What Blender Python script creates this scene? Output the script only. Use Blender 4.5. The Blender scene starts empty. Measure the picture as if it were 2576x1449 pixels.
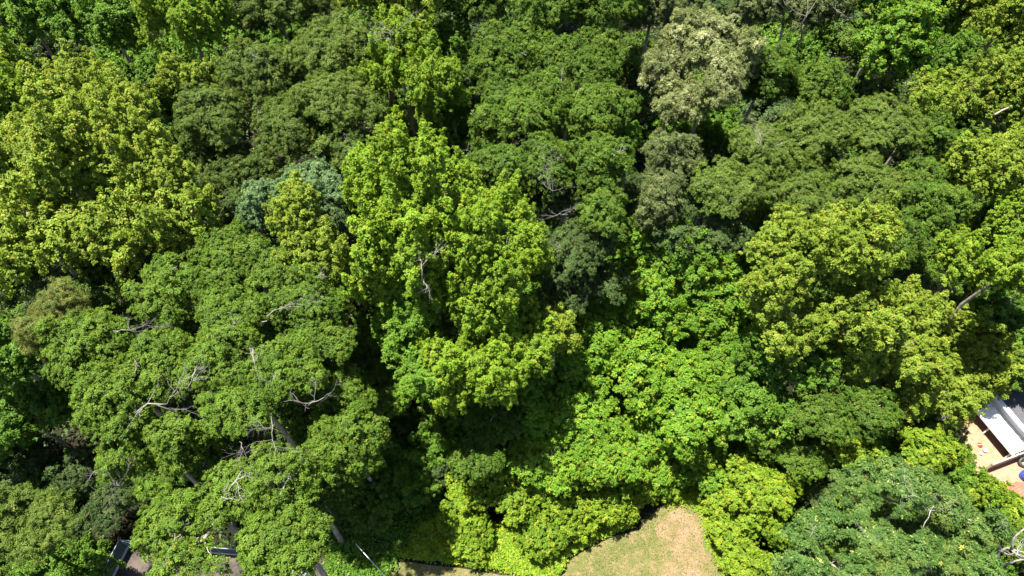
import bpy, math, random
import numpy as np
from mathutils import Vector

S = bpy.context.scene
col = S.collection
R = math.radians

# ------------------------------------------------------------------ camera, sky, sun, exposure
TILT, CAMH, FPX = 54.0, 42.0, 1717.0            # degrees below the horizon, metres up
cam_d = bpy.data.cameras.new('camera'); cam = bpy.data.objects.new('camera', cam_d); col.objects.link(cam)
cam.location = (0, 0, CAMH); cam.rotation_euler = (R(90 - TILT), 0, 0)
cam_d.sensor_width = 36; cam_d.lens = 24.0; cam_d.clip_end = 2000
S.camera = cam
SUN_EL, SUN_AZ = 73.0, -62.0                     # azimuth: degrees from +Y, towards +X
az, el = R(SUN_AZ), R(SUN_EL)
to_sun = Vector((math.sin(az) * math.cos(el), math.cos(az) * math.cos(el), math.sin(el)))
w = bpy.data.worlds.new('World'); S.world = w; w.use_nodes = True
nt = w.node_tree; nt.nodes.clear()
sky = nt.nodes.new('ShaderNodeTexSky'); sky.sky_type = 'NISHITA'; sky.sun_disc = False
sky.sun_elevation = el; sky.sun_rotation = az
bg = nt.nodes.new('ShaderNodeBackground'); bg.inputs['Strength'].default_value = 0.06
wo = nt.nodes.new('ShaderNodeOutputWorld')
nt.links.new(sky.outputs[0], bg.inputs['Color']); nt.links.new(bg.outputs[0], wo.inputs['Surface'])
sd = bpy.data.lights.new('sun', 'SUN'); sd.energy = 4.8; sd.angle = R(0.5); sd.color = (1.0, 0.955, 0.87)
so = bpy.data.objects.new('sun', sd); col.objects.link(so)
so.rotation_euler = to_sun.to_track_quat('Z', 'Y').to_euler()
S.view_settings.view_transform = 'Standard'; S.view_settings.look = 'None'
S.view_settings.gamma = 1; S.view_settings.use_curve_mapping = False
S.view_settings.exposure = 2.08
S.render.engine = 'CYCLES'
S.cycles.max_bounces = 8; S.cycles.diffuse_bounces = 4; S.cycles.transmission_bounces = 6; S.cycles.glossy_bounces = 2

st, ct = math.sin(R(TILT)), math.cos(R(TILT))
def at(u, v, z=0.0):
    """the place at height z that the photograph shows at (u, v) of its 2576 x 1449 picture"""
    x = (u - 1288.0) / FPX; y = -(v - 724.5) / FPX
    s = (CAMH - z) / (st - y * ct)
    return Vector((s * x, s * (ct + y * st), z))
def dist(p): return (p.y * ct + (CAMH - p.z) * st)
def mpp(p): return dist(p) / FPX                 # metres per picture pixel there

# ------------------------------------------------------------------ materials
def new_mat(name):
    m = bpy.data.materials.new(name); m.use_nodes = True
    n = m.node_tree; n.nodes.clear()
    o = n.nodes.new('ShaderNodeOutputMaterial')
    return m, n, o
def leaf_mat(name, dark, light, warm, trans=0.36, rough=0.55, tboost=(1.5, 1.3, 0.65)):
    m, n, o = new_mat(name)
    a = n.nodes.new('ShaderNodeAttribute'); a.attribute_name = 'leafvar'
    sp = n.nodes.new('ShaderNodeSeparateXYZ')
    a2 = n.nodes.new('ShaderNodeAttribute'); a2.attribute_name = 'boughvar'; a2.attribute_type = 'INSTANCER'
    ad = n.nodes.new('ShaderNodeVectorMath'); ad.operation = 'ADD'
    n.links.new(a.outputs['Vector'], ad.inputs[0]); n.links.new(a2.outputs['Vector'], ad.inputs[1]); n.links.new(ad.outputs[0], sp.inputs[0])
    m1 = n.nodes.new('ShaderNodeMix'); m1.data_type = 'RGBA'; m1.clamp_factor = True
    m1.inputs[6].default_value = (*dark, 1); m1.inputs[7].default_value = (*light, 1)
    n.links.new(sp.outputs[0], m1.inputs[0])
    m2 = n.nodes.new('ShaderNodeMix'); m2.data_type = 'RGBA'; m2.inputs[7].default_value = (*warm, 1)
    n.links.new(sp.outputs[1], m2.inputs[0]); n.links.new(m1.outputs[2], m2.inputs[6])
    p = n.nodes.new('ShaderNodeBsdfPrincipled'); n.links.new(m2.outputs[2], p.inputs['Base Color'])
    p.inputs['Roughness'].default_value = rough; p.inputs['Specular IOR Level'].default_value = 0.2
    mu = n.nodes.new('ShaderNodeMix'); mu.data_type = 'RGBA'; mu.blend_type = 'MULTIPLY'; mu.inputs[0].default_value = 1
    n.links.new(m2.outputs[2], mu.inputs[6]); mu.inputs[7].default_value = (*tboost, 1)
    t = n.nodes.new('ShaderNodeBsdfTranslucent'); n.links.new(mu.outputs[2], t.inputs['Color'])
    mx = n.nodes.new('ShaderNodeMixShader'); mx.inputs[0].default_value = trans
    n.links.new(p.outputs[0], mx.inputs[1]); n.links.new(t.outputs[0], mx.inputs[2]); n.links.new(mx.outputs[0], o.inputs[0])
    return m
def rough_mat(name, c1, c2, scale=3.0, detail=8, rough=0.85, bump=0.3, c3=None, scale3=0.4, stretch=None, metal=0.0, lo=0.35, hi=0.65):
    m, n, o = new_mat(name)
    g = n.nodes.new('ShaderNodeTexCoord'); mp = n.nodes.new('ShaderNodeMapping')
    n.links.new(g.outputs['Object'], mp.inputs[0])
    if stretch: mp.inputs['Scale'].default_value = stretch
    t = n.nodes.new('ShaderNodeTexNoise'); t.inputs['Scale'].default_value = scale; t.inputs['Detail'].default_value = detail
    t.inputs['Roughness'].default_value = 0.65
    n.links.new(mp.outputs[0], t.inputs['Vector'])
    r = n.nodes.new('ShaderNodeMapRange'); r.inputs[1].default_value = lo; r.inputs[2].default_value = hi
    n.links.new(t.outputs[0], r.inputs[0])
    mx = n.nodes.new('ShaderNodeMix'); mx.data_type = 'RGBA'
    mx.inputs[6].default_value = (*c1, 1); mx.inputs[7].default_value = (*c2, 1); n.links.new(r.outputs[0], mx.inputs[0])
    out = mx.outputs[2]
    if c3:
        t3 = n.nodes.new('ShaderNodeTexNoise'); t3.inputs['Scale'].default_value = scale3; t3.inputs['Detail'].default_value = 10; t3.inputs['Roughness'].default_value = .7
        n.links.new(mp.outputs[0], t3.inputs['Vector'])
        r3 = n.nodes.new('ShaderNodeMapRange'); r3.inputs[1].default_value = 0.46; r3.inputs[2].default_value = 0.6
        n.links.new(t3.outputs[0], r3.inputs[0])
        m3 = n.nodes.new('ShaderNodeMix'); m3.data_type = 'RGBA'; m3.inputs[7].default_value = (*c3, 1)
        n.links.new(r3.outputs[0], m3.inputs[0]); n.links.new(out, m3.inputs[6]); out = m3.outputs[2]
    p = n.nodes.new('ShaderNodeBsdfPrincipled'); n.links.new(out, p.inputs['Base Color'])
    p.inputs['Roughness'].default_value = rough; p.inputs['Metallic'].default_value = metal
    p.inputs['Specular IOR Level'].default_value = 0.5 if rough < .6 else 0.08
    if bump:
        b = n.nodes.new('ShaderNodeBump'); b.inputs['Strength'].default_value = bump; b.inputs['Distance'].default_value = 0.06
        n.links.new(t.outputs[0], b.inputs['Height']); n.links.new(b.outputs[0], p.inputs['Normal'])
    n.links.new(p.outputs[0], o.inputs[0])
    return m

SPEC = {}
def species(key, L, W, leaves, trad, tdens, brad, form, dark, light, warm, pw, name, outw=0.7, droop=0.0, aspect=1.0, trans=0.36, star=0.8, gap=0.1):
    SPEC[key] = dict(L=L, W=W, leaves=leaves, trad=trad, tdens=tdens, brad=brad, form=form, pw=pw, outw=outw, droop=droop,
                     aspect=aspect, star=star, gap=gap, mat=leaf_mat(name, dark, light, warm, trans))
#        key       L    W   n  trad tdens brad form    dark                light               warm
species('tulip', .155, .11, 20, .20, 7.0, .90, 'spire', (.085,.155,.008), (.165,.280,.014), (.280,.310,.022), .12, 'tulip_leaf', aspect=2.7, trans=.42, gap=.02)
species('gold',  .155, .105, 20, .21, 6.8, .95, 'spire', (.090,.148,.010), (.180,.265,.020), (.290,.310,.038), .20, 'golden_leaf', aspect=2.2, trans=.40, gap=.05)
species('green', .165, .115, 19, .22, 6.8, .95, 'spire', (.055,.125,.010), (.125,.240,.018), (.220,.280,.026), .06, 'green_leaf', aspect=1.8, trans=.42, gap=.05)
species('oak',   .13, .085, 20, .19, 7.6, .78, 'dome', (.040,.088,.007), (.110,.190,.014), (.200,.220,.024), .06, 'oak_leaf', trans=.34, gap=.17)
species('oakd',  .125, .08, 20, .20, 7.6, .82,'dome', (.032,.062,.013), (.072,.120,.026), (.120,.130,.030), .05, 'dark_oak_leaf', trans=.28, gap=.14)
species('olive', .125, .08, 20, .21, 7.6, .85, 'dome', (.044,.080,.010), (.100,.156,.018), (.155,.180,.028), .08, 'olive_oak_leaf', trans=.32, gap=.12)
species('pale',  .16, .10, 18, .22, 7.2, .8, 'dome',  (.052,.102,.036), (.108,.182,.062), (.200,.250,.080), .05, 'pale_leaf', trans=.25, gap=.05)
species('cream', .17, .075, 18, .24, 7.0, .8, 'dome', (.075,.100,.026), (.135,.165,.042), (.310,.320,.150), .38, 'blossom', trans=.25, gap=.10)
species('dull',  .16, .08, 17, .23, 6.8, .85, 'dome',  (.050,.075,.020), (.110,.145,.040), (.240,.240,.095), .14, 'dull_leaf', trans=.3, gap=.08)
species('sap',   .18, .14, 15, .20, 7.4, .62,'dome',  (.070,.155,.010), (.145,.285,.018), (.280,.330,.026), .16, 'sapling_leaf', trans=.44, gap=.03)
species('shrub', .16, .12, 16, .18, 9.0, .5, 'dome',  (.085,.165,.009), (.175,.290,.016), (.300,.330,.024), .20, 'shrub_leaf', trans=.44, gap=.03)
species('comp',  .25, .085, 17, .27, 6.5, 1.05,'dome',  (.042,.098,.016), (.108,.185,.036), (.460,.440,.090), .008, 'compound_leaf', trans=.32, droop=.35, star=1.5, gap=.2)
species('pine',  .22, .026, 34, .20, 6.0, .8, 'dome',  (.070,.100,.014), (.140,.170,.028), (.200,.190,.040), .12, 'needle_leaf', trans=.15, star=1.6, gap=.06)
BARK = rough_mat('bark', (.16,.13,.10), (.34,.30,.25), 7, stretch=(1,1,.25), bump=.6)
BARKP = rough_mat('pale_bark', (.30,.29,.27), (.58,.56,.52), 6, stretch=(1,1,.3), bump=.5)
BARKB = rough_mat('brown_bark', (.12,.075,.05), (.27,.18,.13), 7, stretch=(1,1,.25), bump=.6)
DEAD = rough_mat('bleached_wood', (.11,.10,.088), (.26,.24,.22), 9, bump=.3)

# ------------------------------------------------------------------ mesh helpers
def tag(o, label=None, cat=None, group=None, kind=None):
    if label: o['label'] = label
    if cat: o['category'] = cat
    if group: o['group'] = group
    if kind: o['kind'] = kind
    return o
def empty(name, loc, label, cat, group=None, rz=0):
    o = bpy.data.objects.new(name, None); col.objects.link(o); o.location = loc; o.rotation_euler.z = rz
    o.empty_display_size = .3
    return tag(o, label, cat, group)
def link(name, me, mat, parent=None, loc=None):
    o = bpy.data.objects.new(name, me); col.objects.link(o)
    if mat is not None and not me.materials: me.materials.append(mat)
    if parent is not None: o.parent = parent
    if loc is not None: o.location = loc
    return o
class MB:
    """collects shapes into one mesh"""
    def __init__(s): s.v = []; s.f = []
    def add(s, vs, fs):
        k = len(s.v); s.v += [tuple(v) for v in vs]; s.f += [tuple(k + i for i in f) for f in fs]; return s
    def box(s, c, d, rz=0.0, taper=0.0):
        cx, cy, cz = c; x, y, z = d[0]/2, d[1]/2, d[2]/2; co, si = math.cos(rz), math.sin(rz); vs = []
        for dz in (-1, 1):
            k = 1 - taper * (dz > 0)
            for dx, dy in ((-1,-1), (1,-1), (1,1), (-1,1)):
                a, b = dx*x*k, dy*y*k
                vs.append((cx + a*co - b*si, cy + a*si + b*co, cz + dz*z))
        return s.add(vs, [(3,2,1,0), (4,5,6,7), (0,1,5,4), (1,2,6,5), (2,3,7,6), (3,0,4,7)])
    def tube(s, pts, rad, n=6, cap=True):
        pts = [Vector(p) for p in pts]
        if not hasattr(rad, '__len__'): rad = [rad] * len(pts)
        k = len(s.v); prev = None
        for i, p in enumerate(pts):
            d = (pts[min(i+1, len(pts)-1)] - pts[max(i-1, 0)]).normalized()
            a = d.orthogonal().normalized() if prev is None else (prev - d * prev.dot(d)).normalized()
            prev = a; b = d.cross(a)
            for j in range(n):
                t = 2*math.pi*j/n; s.v.append(tuple(p + (a*math.cos(t) + b*math.sin(t)) * rad[i]))
        for i in range(len(pts)-1):
            for j in range(n):
                a0 = k+i*n+j; a1 = k+i*n+(j+1) % n
                s.f.append((a0, a1, a1+n, a0+n))
        if cap:
            s.f.append(tuple(k+j for j in reversed(range(n)))); e = k+(len(pts)-1)*n; s.f.append(tuple(e+j for j in range(n)))
        return s
    def build(s, name, mat, parent=None, loc=None, smooth=False):
        me = bpy.data.meshes.new(name); me.from_pydata(s.v, [], s.f); me.update()
        if smooth:
            for p in me.polygons: p.use_smooth = True
        return link(name, me, mat, parent, loc)

def wander(a, b, rng, n=4, amp=.08, sag=0.0):
    a, b = Vector(a), Vector(b); L = (b-a).length; out = []
    for i in range(n+1):
        t = i/n; p = a.lerp(b, t)
        if 0 < i < n: p = p + Vector((rng.uniform(-1,1), rng.uniform(-1,1), rng.uniform(-1,1))) * L * amp
        p.z += sag * L * math.sin(math.pi*t); out.append(p)
    return out
def twiggy(mb, p, d, L, r, depth, rng, spread=.75, n=5):
    """a bare forked branch"""
    pts = [Vector(p)]; dd = Vector(d).normalized()
    for i in range(4):
        dd = (dd + Vector((rng.gauss(0,.25), rng.gauss(0,.25), rng.gauss(0,.16)))).normalized()
        pts.append(pts[-1] + dd * L/4)
    mb.tube(pts, [r*(1-.16*i) for i in range(5)], n)
    if depth > 0:
        for i in (1, 2, 3, 4, 4):
            if rng.random() < .85:
                nd = (dd + Vector((rng.gauss(0,spread), rng.gauss(0,spread), rng.gauss(0,spread*.6)))).normalized()
                twiggy(mb, pts[i], nd, L*rng.uniform(.4,.68), r*rng.uniform(.42,.6), depth-1, rng, spread, max(3, n-1))

# ------------------------------------------------------------------ leaves
TOTAL = [0]
def leaf_mesh(name, P, N, D, L, W, var, fold=.22, tri=False):
    """P centres, N normals, D tip directions (n,3); two folded triangles a leaf"""
    n = len(P); TOTAL[0] += n
    N = N / (np.linalg.norm(N, axis=1, keepdims=True) + 1e-9)
    D = D - N * (D*N).sum(1, keepdims=True); D /= (np.linalg.norm(D, axis=1, keepdims=True) + 1e-9)
    Sd = np.cross(N, D)
    L = L[:, None]; W = W[:, None]
    if tri:      # small leaves: one triangle each, tip drooping, twisted about its rib
        W = W*1.25
        V = np.empty((n, 3, 3), np.float32); tw = (np.random.default_rng(n).random((n, 1))-.5)*.5
        V[:, 0] = P - D*L*.38 + Sd*W*.5 + N*W*tw; V[:, 1] = P + D*L*.62 - N*L*.12; V[:, 2] = P - D*L*(.38-.25*tw) - Sd*W*.5 - N*W*tw
        me = bpy.data.meshes.new(name); me.vertices.add(n*3); me.vertices.foreach_set('co', V.ravel())
        me.loops.add(n*3); me.loops.foreach_set('vertex_index', np.arange(n*3, dtype=np.int32))
        me.polygons.add(n); me.polygons.foreach_set('loop_start', np.arange(0, n*3, 3, dtype=np.int32))
        at_ = me.attributes.new('leafvar', 'FLOAT_VECTOR', 'POINT')
        at_.data.foreach_set('vector', np.repeat(var.astype(np.float32), 3, axis=0).ravel()); me.update(calc_edges=True)
        return me
    V = np.empty((n, 4, 3), np.float32)
    V[:, 0] = P - D*L*.5; V[:, 1] = P + Sd*W*.5 - D*L*.04 + N*W*fold; V[:, 2] = P + D*L*.5 - N*L*.10; V[:, 3] = P - Sd*W*.5 - D*L*.04 + N*W*fold
    me = bpy.data.meshes.new(name)
    me.vertices.add(n*4); me.vertices.foreach_set('co', V.ravel())
    idx = (np.arange(n, dtype=np.int32)[:, None]*4 + np.array([0,1,2,0,2,3], np.int32)[None]).ravel()
    me.loops.add(n*6); me.loops.foreach_set('vertex_index', idx)
    me.polygons.add(n*2); me.polygons.foreach_set('loop_start', np.arange(0, n*6, 3, dtype=np.int32))
    at_ = me.attributes.new('leafvar', 'FLOAT_VECTOR', 'POINT')
    at_.data.foreach_set('vector', np.repeat(var.astype(np.float32), 4, axis=0).ravel())
    me.update(calc_edges=True)
    return me
def unit(g, n):
    v = g.normal(size=(n, 3)); return v / np.linalg.norm(v, axis=1, keepdims=True)
CAMV = np.array([0, 0, CAMH])
def bough_centres(g, C, r3, brad, zmin=-.35, gap=.1):
    """spread boughs over the lobe's skin, with a few holes"""
    out = []; C = np.array(C); r3 = np.array(r3)
    area = 4*math.pi*((r3[0]*r3[1])**1.6/3 + (r3[0]*r3[2])**1.6/3 + (r3[1]*r3[2])**1.6/3)**(1/1.6)
    ph = g.random(3)*6.28
    want = int(area * .68 / (brad*brad*1.7)) + 3
    tries = 0
    while len(out) < want and tries < want*14:
        tries += 1
        d = unit(g, 1)[0]
        if d[2] < zmin: continue
        k = g.uniform(.60, 1.06)*(1 + .17*math.sin(d[0]*3.1+ph[0])*math.sin(d[1]*3.7+ph[1]) + .10*math.sin(math.atan2(d[1], d[0])*4+ph[2]))
        p = C + d*r3*k - d*brad*.5
        if all(np.linalg.norm(p-q[0]) > brad*.98 for q in out): out.append((p, d))
    out = [(a, b, False) for a, b in out if g.random() > gap]
    # inner fill
    for _ in range(int(want*.35)):
        d = unit(g, 1)[0]; d[2] = d[2]*.6
        out.append((C + d*r3*g.uniform(.2, .55), d, True))
    return out
def make_bough(sp, seed):
    """one leafy bough about its own upright axis; crowns are built from these"""
    g = np.random.default_rng(seed); rb = sp['brad']
    ntw = int(2*math.pi*rb*rb*sp['tdens']*DENS)
    if sp['form'] == 'spire':
        h = g.random(ntw)**1.3; a = g.random(ntw)*6.283
        rr = rb*(1-h)**.8*g.uniform(.5, 1.08, ntw)*(1+.25*np.sin(a*3+g.random()*6))
        tn = np.c_[np.cos(a), np.sin(a), np.zeros(ntw)]
        T = tn*rr[:, None]; T[:, 2] = h*rb*sp['aspect'] - rb*.55
        tn = tn*.8 + np.array([0, 0, .6])
    else:
        m = int(g.integers(8, 12)); cd = unit(g, m); cd[:, 2] = np.abs(cd[:, 2])*1.1 - .25          # tufts on the dome, with pockets between
        cc = cd*(rb*g.uniform(.38, .98, m))[:, None]*np.array([1, 1, .85]); cr = rb*g.uniform(.22, .46, m)
        w_ = cr**2/np.sum(cr**2); ci = g.choice(m, ntw, p=w_)
        un = unit(g, ntw); un[:, 2] = np.where(un[:, 2] < -.35, -un[:, 2], un[:, 2])
        T = cc[ci] + un*(cr[ci]*g.uniform(.55, 1.12, ntw))[:, None]
        tn = un*.75 + cd[ci]*.45; tn /= np.linalg.norm(tn, axis=1, keepdims=True)
    T = T + tn*(g.random(ntw) < .12)[:, None]*(g.random(ntw)*.38)[:, None]
    nl = np.maximum(4, g.poisson(sp['leaves']*1.25, ntw)); ti = np.repeat(np.arange(ntw), nl); n = len(ti)
    off = unit(g, n) + tn[ti]*.25; off[:, 2] *= .75
    P = T[ti] + off*(sp['trad']*g.random(n)**.45)[:, None]
    N = tn[ti]*sp['outw'] + np.array([0, 0, .75]) + g.normal(size=(n, 3))*.45
    D = off*sp['star'] + g.normal(size=(n, 3))*.4 + np.array([0, 0, -sp['droop']])
    V = np.zeros((n, 3)); V[:, 0] = .5 + (g.normal(size=ntw)*.17)[ti] + g.normal(size=n)*.22
    wt = (g.random(ntw) < np.clip(sp['pw'], 0, 1)).astype(float)*g.uniform(.45, 1, ntw)
    V[:, 1] = np.clip(wt[ti]*g.uniform(.5, 1, n) + (g.random(n) < .03)*.5, 0, 1)
    me = leaf_mesh('bough', P, N, D, sp['L']*LEAF*g.uniform(.65, 1.35, n), sp['W']*LEAF*g.uniform(.7, 1.3, n), V)
    me.materials.append(sp['mat'])
    return bpy.data.objects.new('bough', me)
def crown_nodes(key):
    sp = SPEC[key]; ng = bpy.data.node_groups.new(sp['mat'].name + '_boughs', 'GeometryNodeTree')
    ng.interface.new_socket('Geometry', in_out='INPUT', socket_type='NodeSocketGeometry'); ng.interface.new_socket('Geometry', in_out='OUTPUT', socket_type='NodeSocketGeometry')
    N = ng.nodes.new; K = ng.links.new
    gi, go, ip, jn = N('NodeGroupInput'), N('NodeGroupOutput'), N('GeometryNodeInstanceOnPoints'), N('GeometryNodeJoinGeometry')
    for i in range(NVAR):
        oi = N('GeometryNodeObjectInfo'); oi.inputs[0].default_value = make_bough(sp, 1000+i+37*len(NG)); g2 = N('GeometryNodeGeometryToInstance')
        K(oi.outputs['Geometry'], g2.inputs[0]); K(g2.outputs[0], jn.inputs[0])
    def attr(nm, ty, out):
        a = N('GeometryNodeInputNamedAttribute'); a.data_type = ty; a.inputs[0].default_value = nm
        return next(o for o in a.outputs if o.enabled and o.name == 'Attribute')
    ip.inputs['Pick Instance'].default_value = True
    K(attr('variant', 'INT', 0), ip.inputs['Instance Index']); K(attr('size', 'FLOAT_VECTOR', 0), ip.inputs['Scale'])
    er = N('FunctionNodeEulerToRotation'); K(attr('turn', 'FLOAT_VECTOR', 0), er.inputs[0]); K(er.outputs[0], ip.inputs['Rotation'])
    K(gi.outputs[0], ip.inputs['Points']); K(jn.outputs[0], ip.inputs['Instance']); K(ip.outputs[0], go.inputs[0])
    return ng
NG = {}; NVAR = 8
def crown_points(g, lobes, sp, tone, warm, key=''):
    out = []; boughs_all = []
    for C, r3 in lobes:
        brad = sp['brad'] * min(1.2, max(.5, min(r3[:2])/3.2))
        for bp, bd, inner in bough_centres(g, C, r3, brad, gap=sp['gap']):
            rb = brad*(g.uniform(.5, .8) if g.random() < .3 else g.uniform(.75, 1.3))
            ax = bd*np.array([1, 1, .35])*(.35 if sp['form'] == 'spire' else .6) + np.array([0, 0, 1.0])
            e = (Vector(ax).to_track_quat('Z', 'Y').to_matrix() @ __import__('mathutils').Matrix.Rotation(g.random()*6.283, 3, 'Z')).to_euler()
            k = rb/sp['brad']
            out.append((bp, tuple(e), (k*g.uniform(.85, 1.15), k*g.uniform(.85, 1.15), k*g.uniform(.85, 1.2)),
                        (tone + g.normal()*.18, warm*.5 + (g.normal()*.28-.12 if key == 'cream' else max(0, g.normal()*.05)), 0), int(g.integers(NVAR))))
            boughs_all.append((bp, bd, rb))
    return out, boughs_all
def crown_object(key, arr, o3, root):
    me = bpy.data.meshes.new('crown'); n = len(arr); me.vertices.add(n)
    me.vertices.foreach_set('co', np.array([a[0]-o3 for a in arr], np.float32).ravel())
    for nm, i in (('turn', 1), ('size', 2), ('boughvar', 3)):
        me.attributes.new(nm, 'FLOAT_VECTOR', 'POINT').data.foreach_set('vector', np.array([a[i] for a in arr], np.float32).ravel())
    me.attributes.new('variant', 'INT', 'POINT').data.foreach_set('value', np.array([a[4] for a in arr], np.int32))
    if key not in NG: NG[key] = crown_nodes(key)
    c = link('crown', me, SPEC[key]['mat'], root); c['kind'] = 'stuff'
    c.modifiers.new('boughs', 'NODES').node_group = NG[key]
    return c

CLEAR = [[(960,1449),(1000,1330),(1130,1220),(1300,1200),(1700,1180),(1800,1240),(1900,1449),(1900,1700),(960,1700)], [(2400,960),(2800,900),(2800,1350),(2500,1290),(2430,1150)], [(2310,700),(2345,665),(2440,690),(2440,770),(2370,795),(2315,770)],
         [(250,1350),(620,1330),(860,1380),(860,1700),(200,1700)], [(800,1270),(910,1270),(940,1410),(830,1410)], [(110,1090),(200,1030),(290,1130),(340,1260),(330,1350),(215,1360),(205,1250),(90,1170)]]
def inside(u, v, poly):
    c = False; j = len(poly)-1
    for i in range(len(poly)):
        if (poly[i][1] > v) != (poly[j][1] > v) and u < (poly[j][0]-poly[i][0])*(v-poly[i][1])/(poly[j][1]-poly[i][1])+poly[i][0]: c = not c
        j = i
    return c
def proj(p):
    dy = p[1]*ct + (CAMH-p[2])*st; return 1288+FPX*p[0]/dy, 724.5-FPX*(p[1]*st-(CAMH-p[2])*ct)/dy, dy
OPEN = [[(940,1430),(1092,1415),(1259,1440),(1412,1440),(1545,1335),(1620,1290),(1700,1240),(1760,1250),(1800,1320),(1850,1449),(1900,1800),(900,1800)]] + CLEAR[1:3]
GROUPS = {}
DENS = 1.05; LEAF = .98
TRI = set(SPEC) - {'sap', 'shrub'}
ALL = []; LOBES = []
def tree(key, label, z, boxes, tone=0.0, warm=0.0, name=None, bark=None, dens=1.0, base=None, trunk_r=None, group='woodland trees', cat='tree', bare=0, rzmax=1.5, lean=(0, 0)):
    idx = len(ALL); g = np.random.default_rng(100 + idx*7); rng = random.Random(500+idx)
    sp = SPEC[key]; lobes = []
    for b in boxes:
        u0, v0, u1, v1 = b[:4]; zz = z + (b[4] if len(b) > 4 else 0)
        c = at((u0+u1)/2, (v0+v1)/2, zz); m = mpp(c)
        rx = (u1-u0)/2*m; hh = (v1-v0)/2*m
        dv = Vector((c.x, c.y, c.z-CAMH)); dep = math.atan2(CAMH-c.z, dv.to_2d().length)
        a = hh*hh - (rx*math.sin(dep))**2
        rz = math.sqrt(max(a, 0))/math.cos(dep); rz = min(max(rz, .55*rx), rzmax*rx); rz = min(rz, zz-.3 if zz > 1 else zz)
        ry = math.sqrt(max((hh*hh - (rz*math.cos(dep))**2), (.6*rx*math.sin(dep))**2))/math.sin(dep)
        ry = min(max(ry, .6*rx), 1.6*rx)
        lobes.append((np.array(c), np.array((rx, ry, rz))))
    whole = lobes
    if sp['form'] == 'dome' and key not in ('shrub', 'sap', 'cream', 'pine') and name != 'understory_tree':   # uneven crown: several heads of different height
        lobes = []
        for C, r3 in whole:
            if r3[0] < 1.6: lobes.append((C, r3)); continue
            m = 4; a0 = g.random()*6.28
            for i in range(m):
                a = a0+i*6.283/m+g.normal()*.3; q = g.uniform(.34, .52); f = g.uniform(.48, .66)
                lobes.append((C+np.array([math.cos(a)*r3[0]*q, math.sin(a)*r3[1]*q, g.uniform(-.30, .16)*r3[2]]), r3*np.array([f, f, f*1.15])))
            lobes.append((C+np.array([0, 0, -.1*r3[2]]), r3*np.array([.62, .62, .85])))
    mc = sum(l[0]*l[1][0] for l in lobes)/sum(l[1][0] for l in lobes)
    bx, by = (mc[0], mc[1]) if base is None else base
    bx += lean[0]; by += lean[1]
    while any(inside(*proj((bx, by, 0))[:2], q) for q in OPEN): by += .4; bx += .1 if bx < 5 else -.05
    root = empty(name or 'broadleaf_tree', (bx, by, 0), label, cat, group)
    o3 = np.array((bx, by, 0.0))
    arr, bo = crown_points(g, lobes, sp, tone, warm, key)
    crown_object(key, arr, o3, root)
    # trunk with limbs
    mb = MB(); top = max(l[0][2]+l[1][2]*.55 for l in lobes); Rm = max(l[1][0] for l in whole)
    tr = trunk_r or max(.03, min(.19, .018*Rm + .006*top))
    hub = Vector((mc[0]-bx, mc[1]-by, max(.3, mc[2] - max(l[1][2] for l in whole)*.5)))
    tp = wander((0, 0, -.1), hub, rng, 5, .02)
    mb.tube(tp, [tr*(1.25-.08*i) for i in range(6)], 8)
    for (C, r3) in whole:
        mine = [x for x in bo if np.linalg.norm((x[0]-C)/r3) < 1.15]; rng.shuffle(mine)
        c0 = Vector(C-o3); hubl = c0 - Vector((0, 0, r3[2]*.25))
        mid = wander(hub, hubl + Vector((0, 0, r3[2]*.8)), rng, 4, .05)
        mb.tube(mid, [tr*.8, tr*.68, tr*.52, tr*.36, tr*.15], 6)
        for bp, bd, rb in mine[:2 if name == 'understory_tree' else (8 if z > 6 else 3)]:
            e = Vector(bp-o3); s0 = mid[rng.choice((0, 1, 1, 2, 2, 3))]
            lp = wander(s0, e + Vector(bd)*rb*.4, rng, 4, .07, .03)
            r0 = tr*rng.uniform(.16, .34); mb.tube(lp, [r0, r0*.8, r0*.6, r0*.42, r0*.12], 5, cap=False)
            for _ in range(0 if name == 'understory_tree' else 2):
                q = lp[rng.choice((2, 3))]; dv = Vector((rng.gauss(0,1), rng.gauss(0,1), rng.uniform(0,1))).normalized()
                mb.tube([q, q+dv*rb*.5, q+dv*rb*.9+Vector((0,0,.1))], [r0*.35, r0*.25, r0*.08], 4, cap=False)
    mb.build('trunk', bark or BARK, root, smooth=True)
    if bare:     # leafless pale limbs that stick out through the crown
        up = [x for x in bo if np.dot(x[1], (CAMV-x[0])/np.linalg.norm(CAMV-x[0])) > .35]; rng.shuffle(up)
        for bp, bd, rb in up[:(bare+1)//2]:
            m2 = MB(); cv = Vector((CAMV-bp)/np.linalg.norm(CAMV-bp))
            p0 = Vector(bp-o3) + Vector(bd)*rb*.35
            dd = (cv*.35 + Vector((rng.gauss(0,1), rng.gauss(0,1), rng.uniform(-.1,.7)))).normalized()
            twiggy(m2, p0, dd, rb*rng.uniform(1.1, 1.8), .020*rng.uniform(.6, 1.5), 2, rng, .5)
            bo_ = m2.build('bare_branch', DEAD, root)
            bo_['label'] = 'bleached leafless branch'
    ALL.append(root)
    for C, r3 in whole: LOBES.append((np.array(C), np.array(r3)))
    return root

exec_order = None
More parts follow.
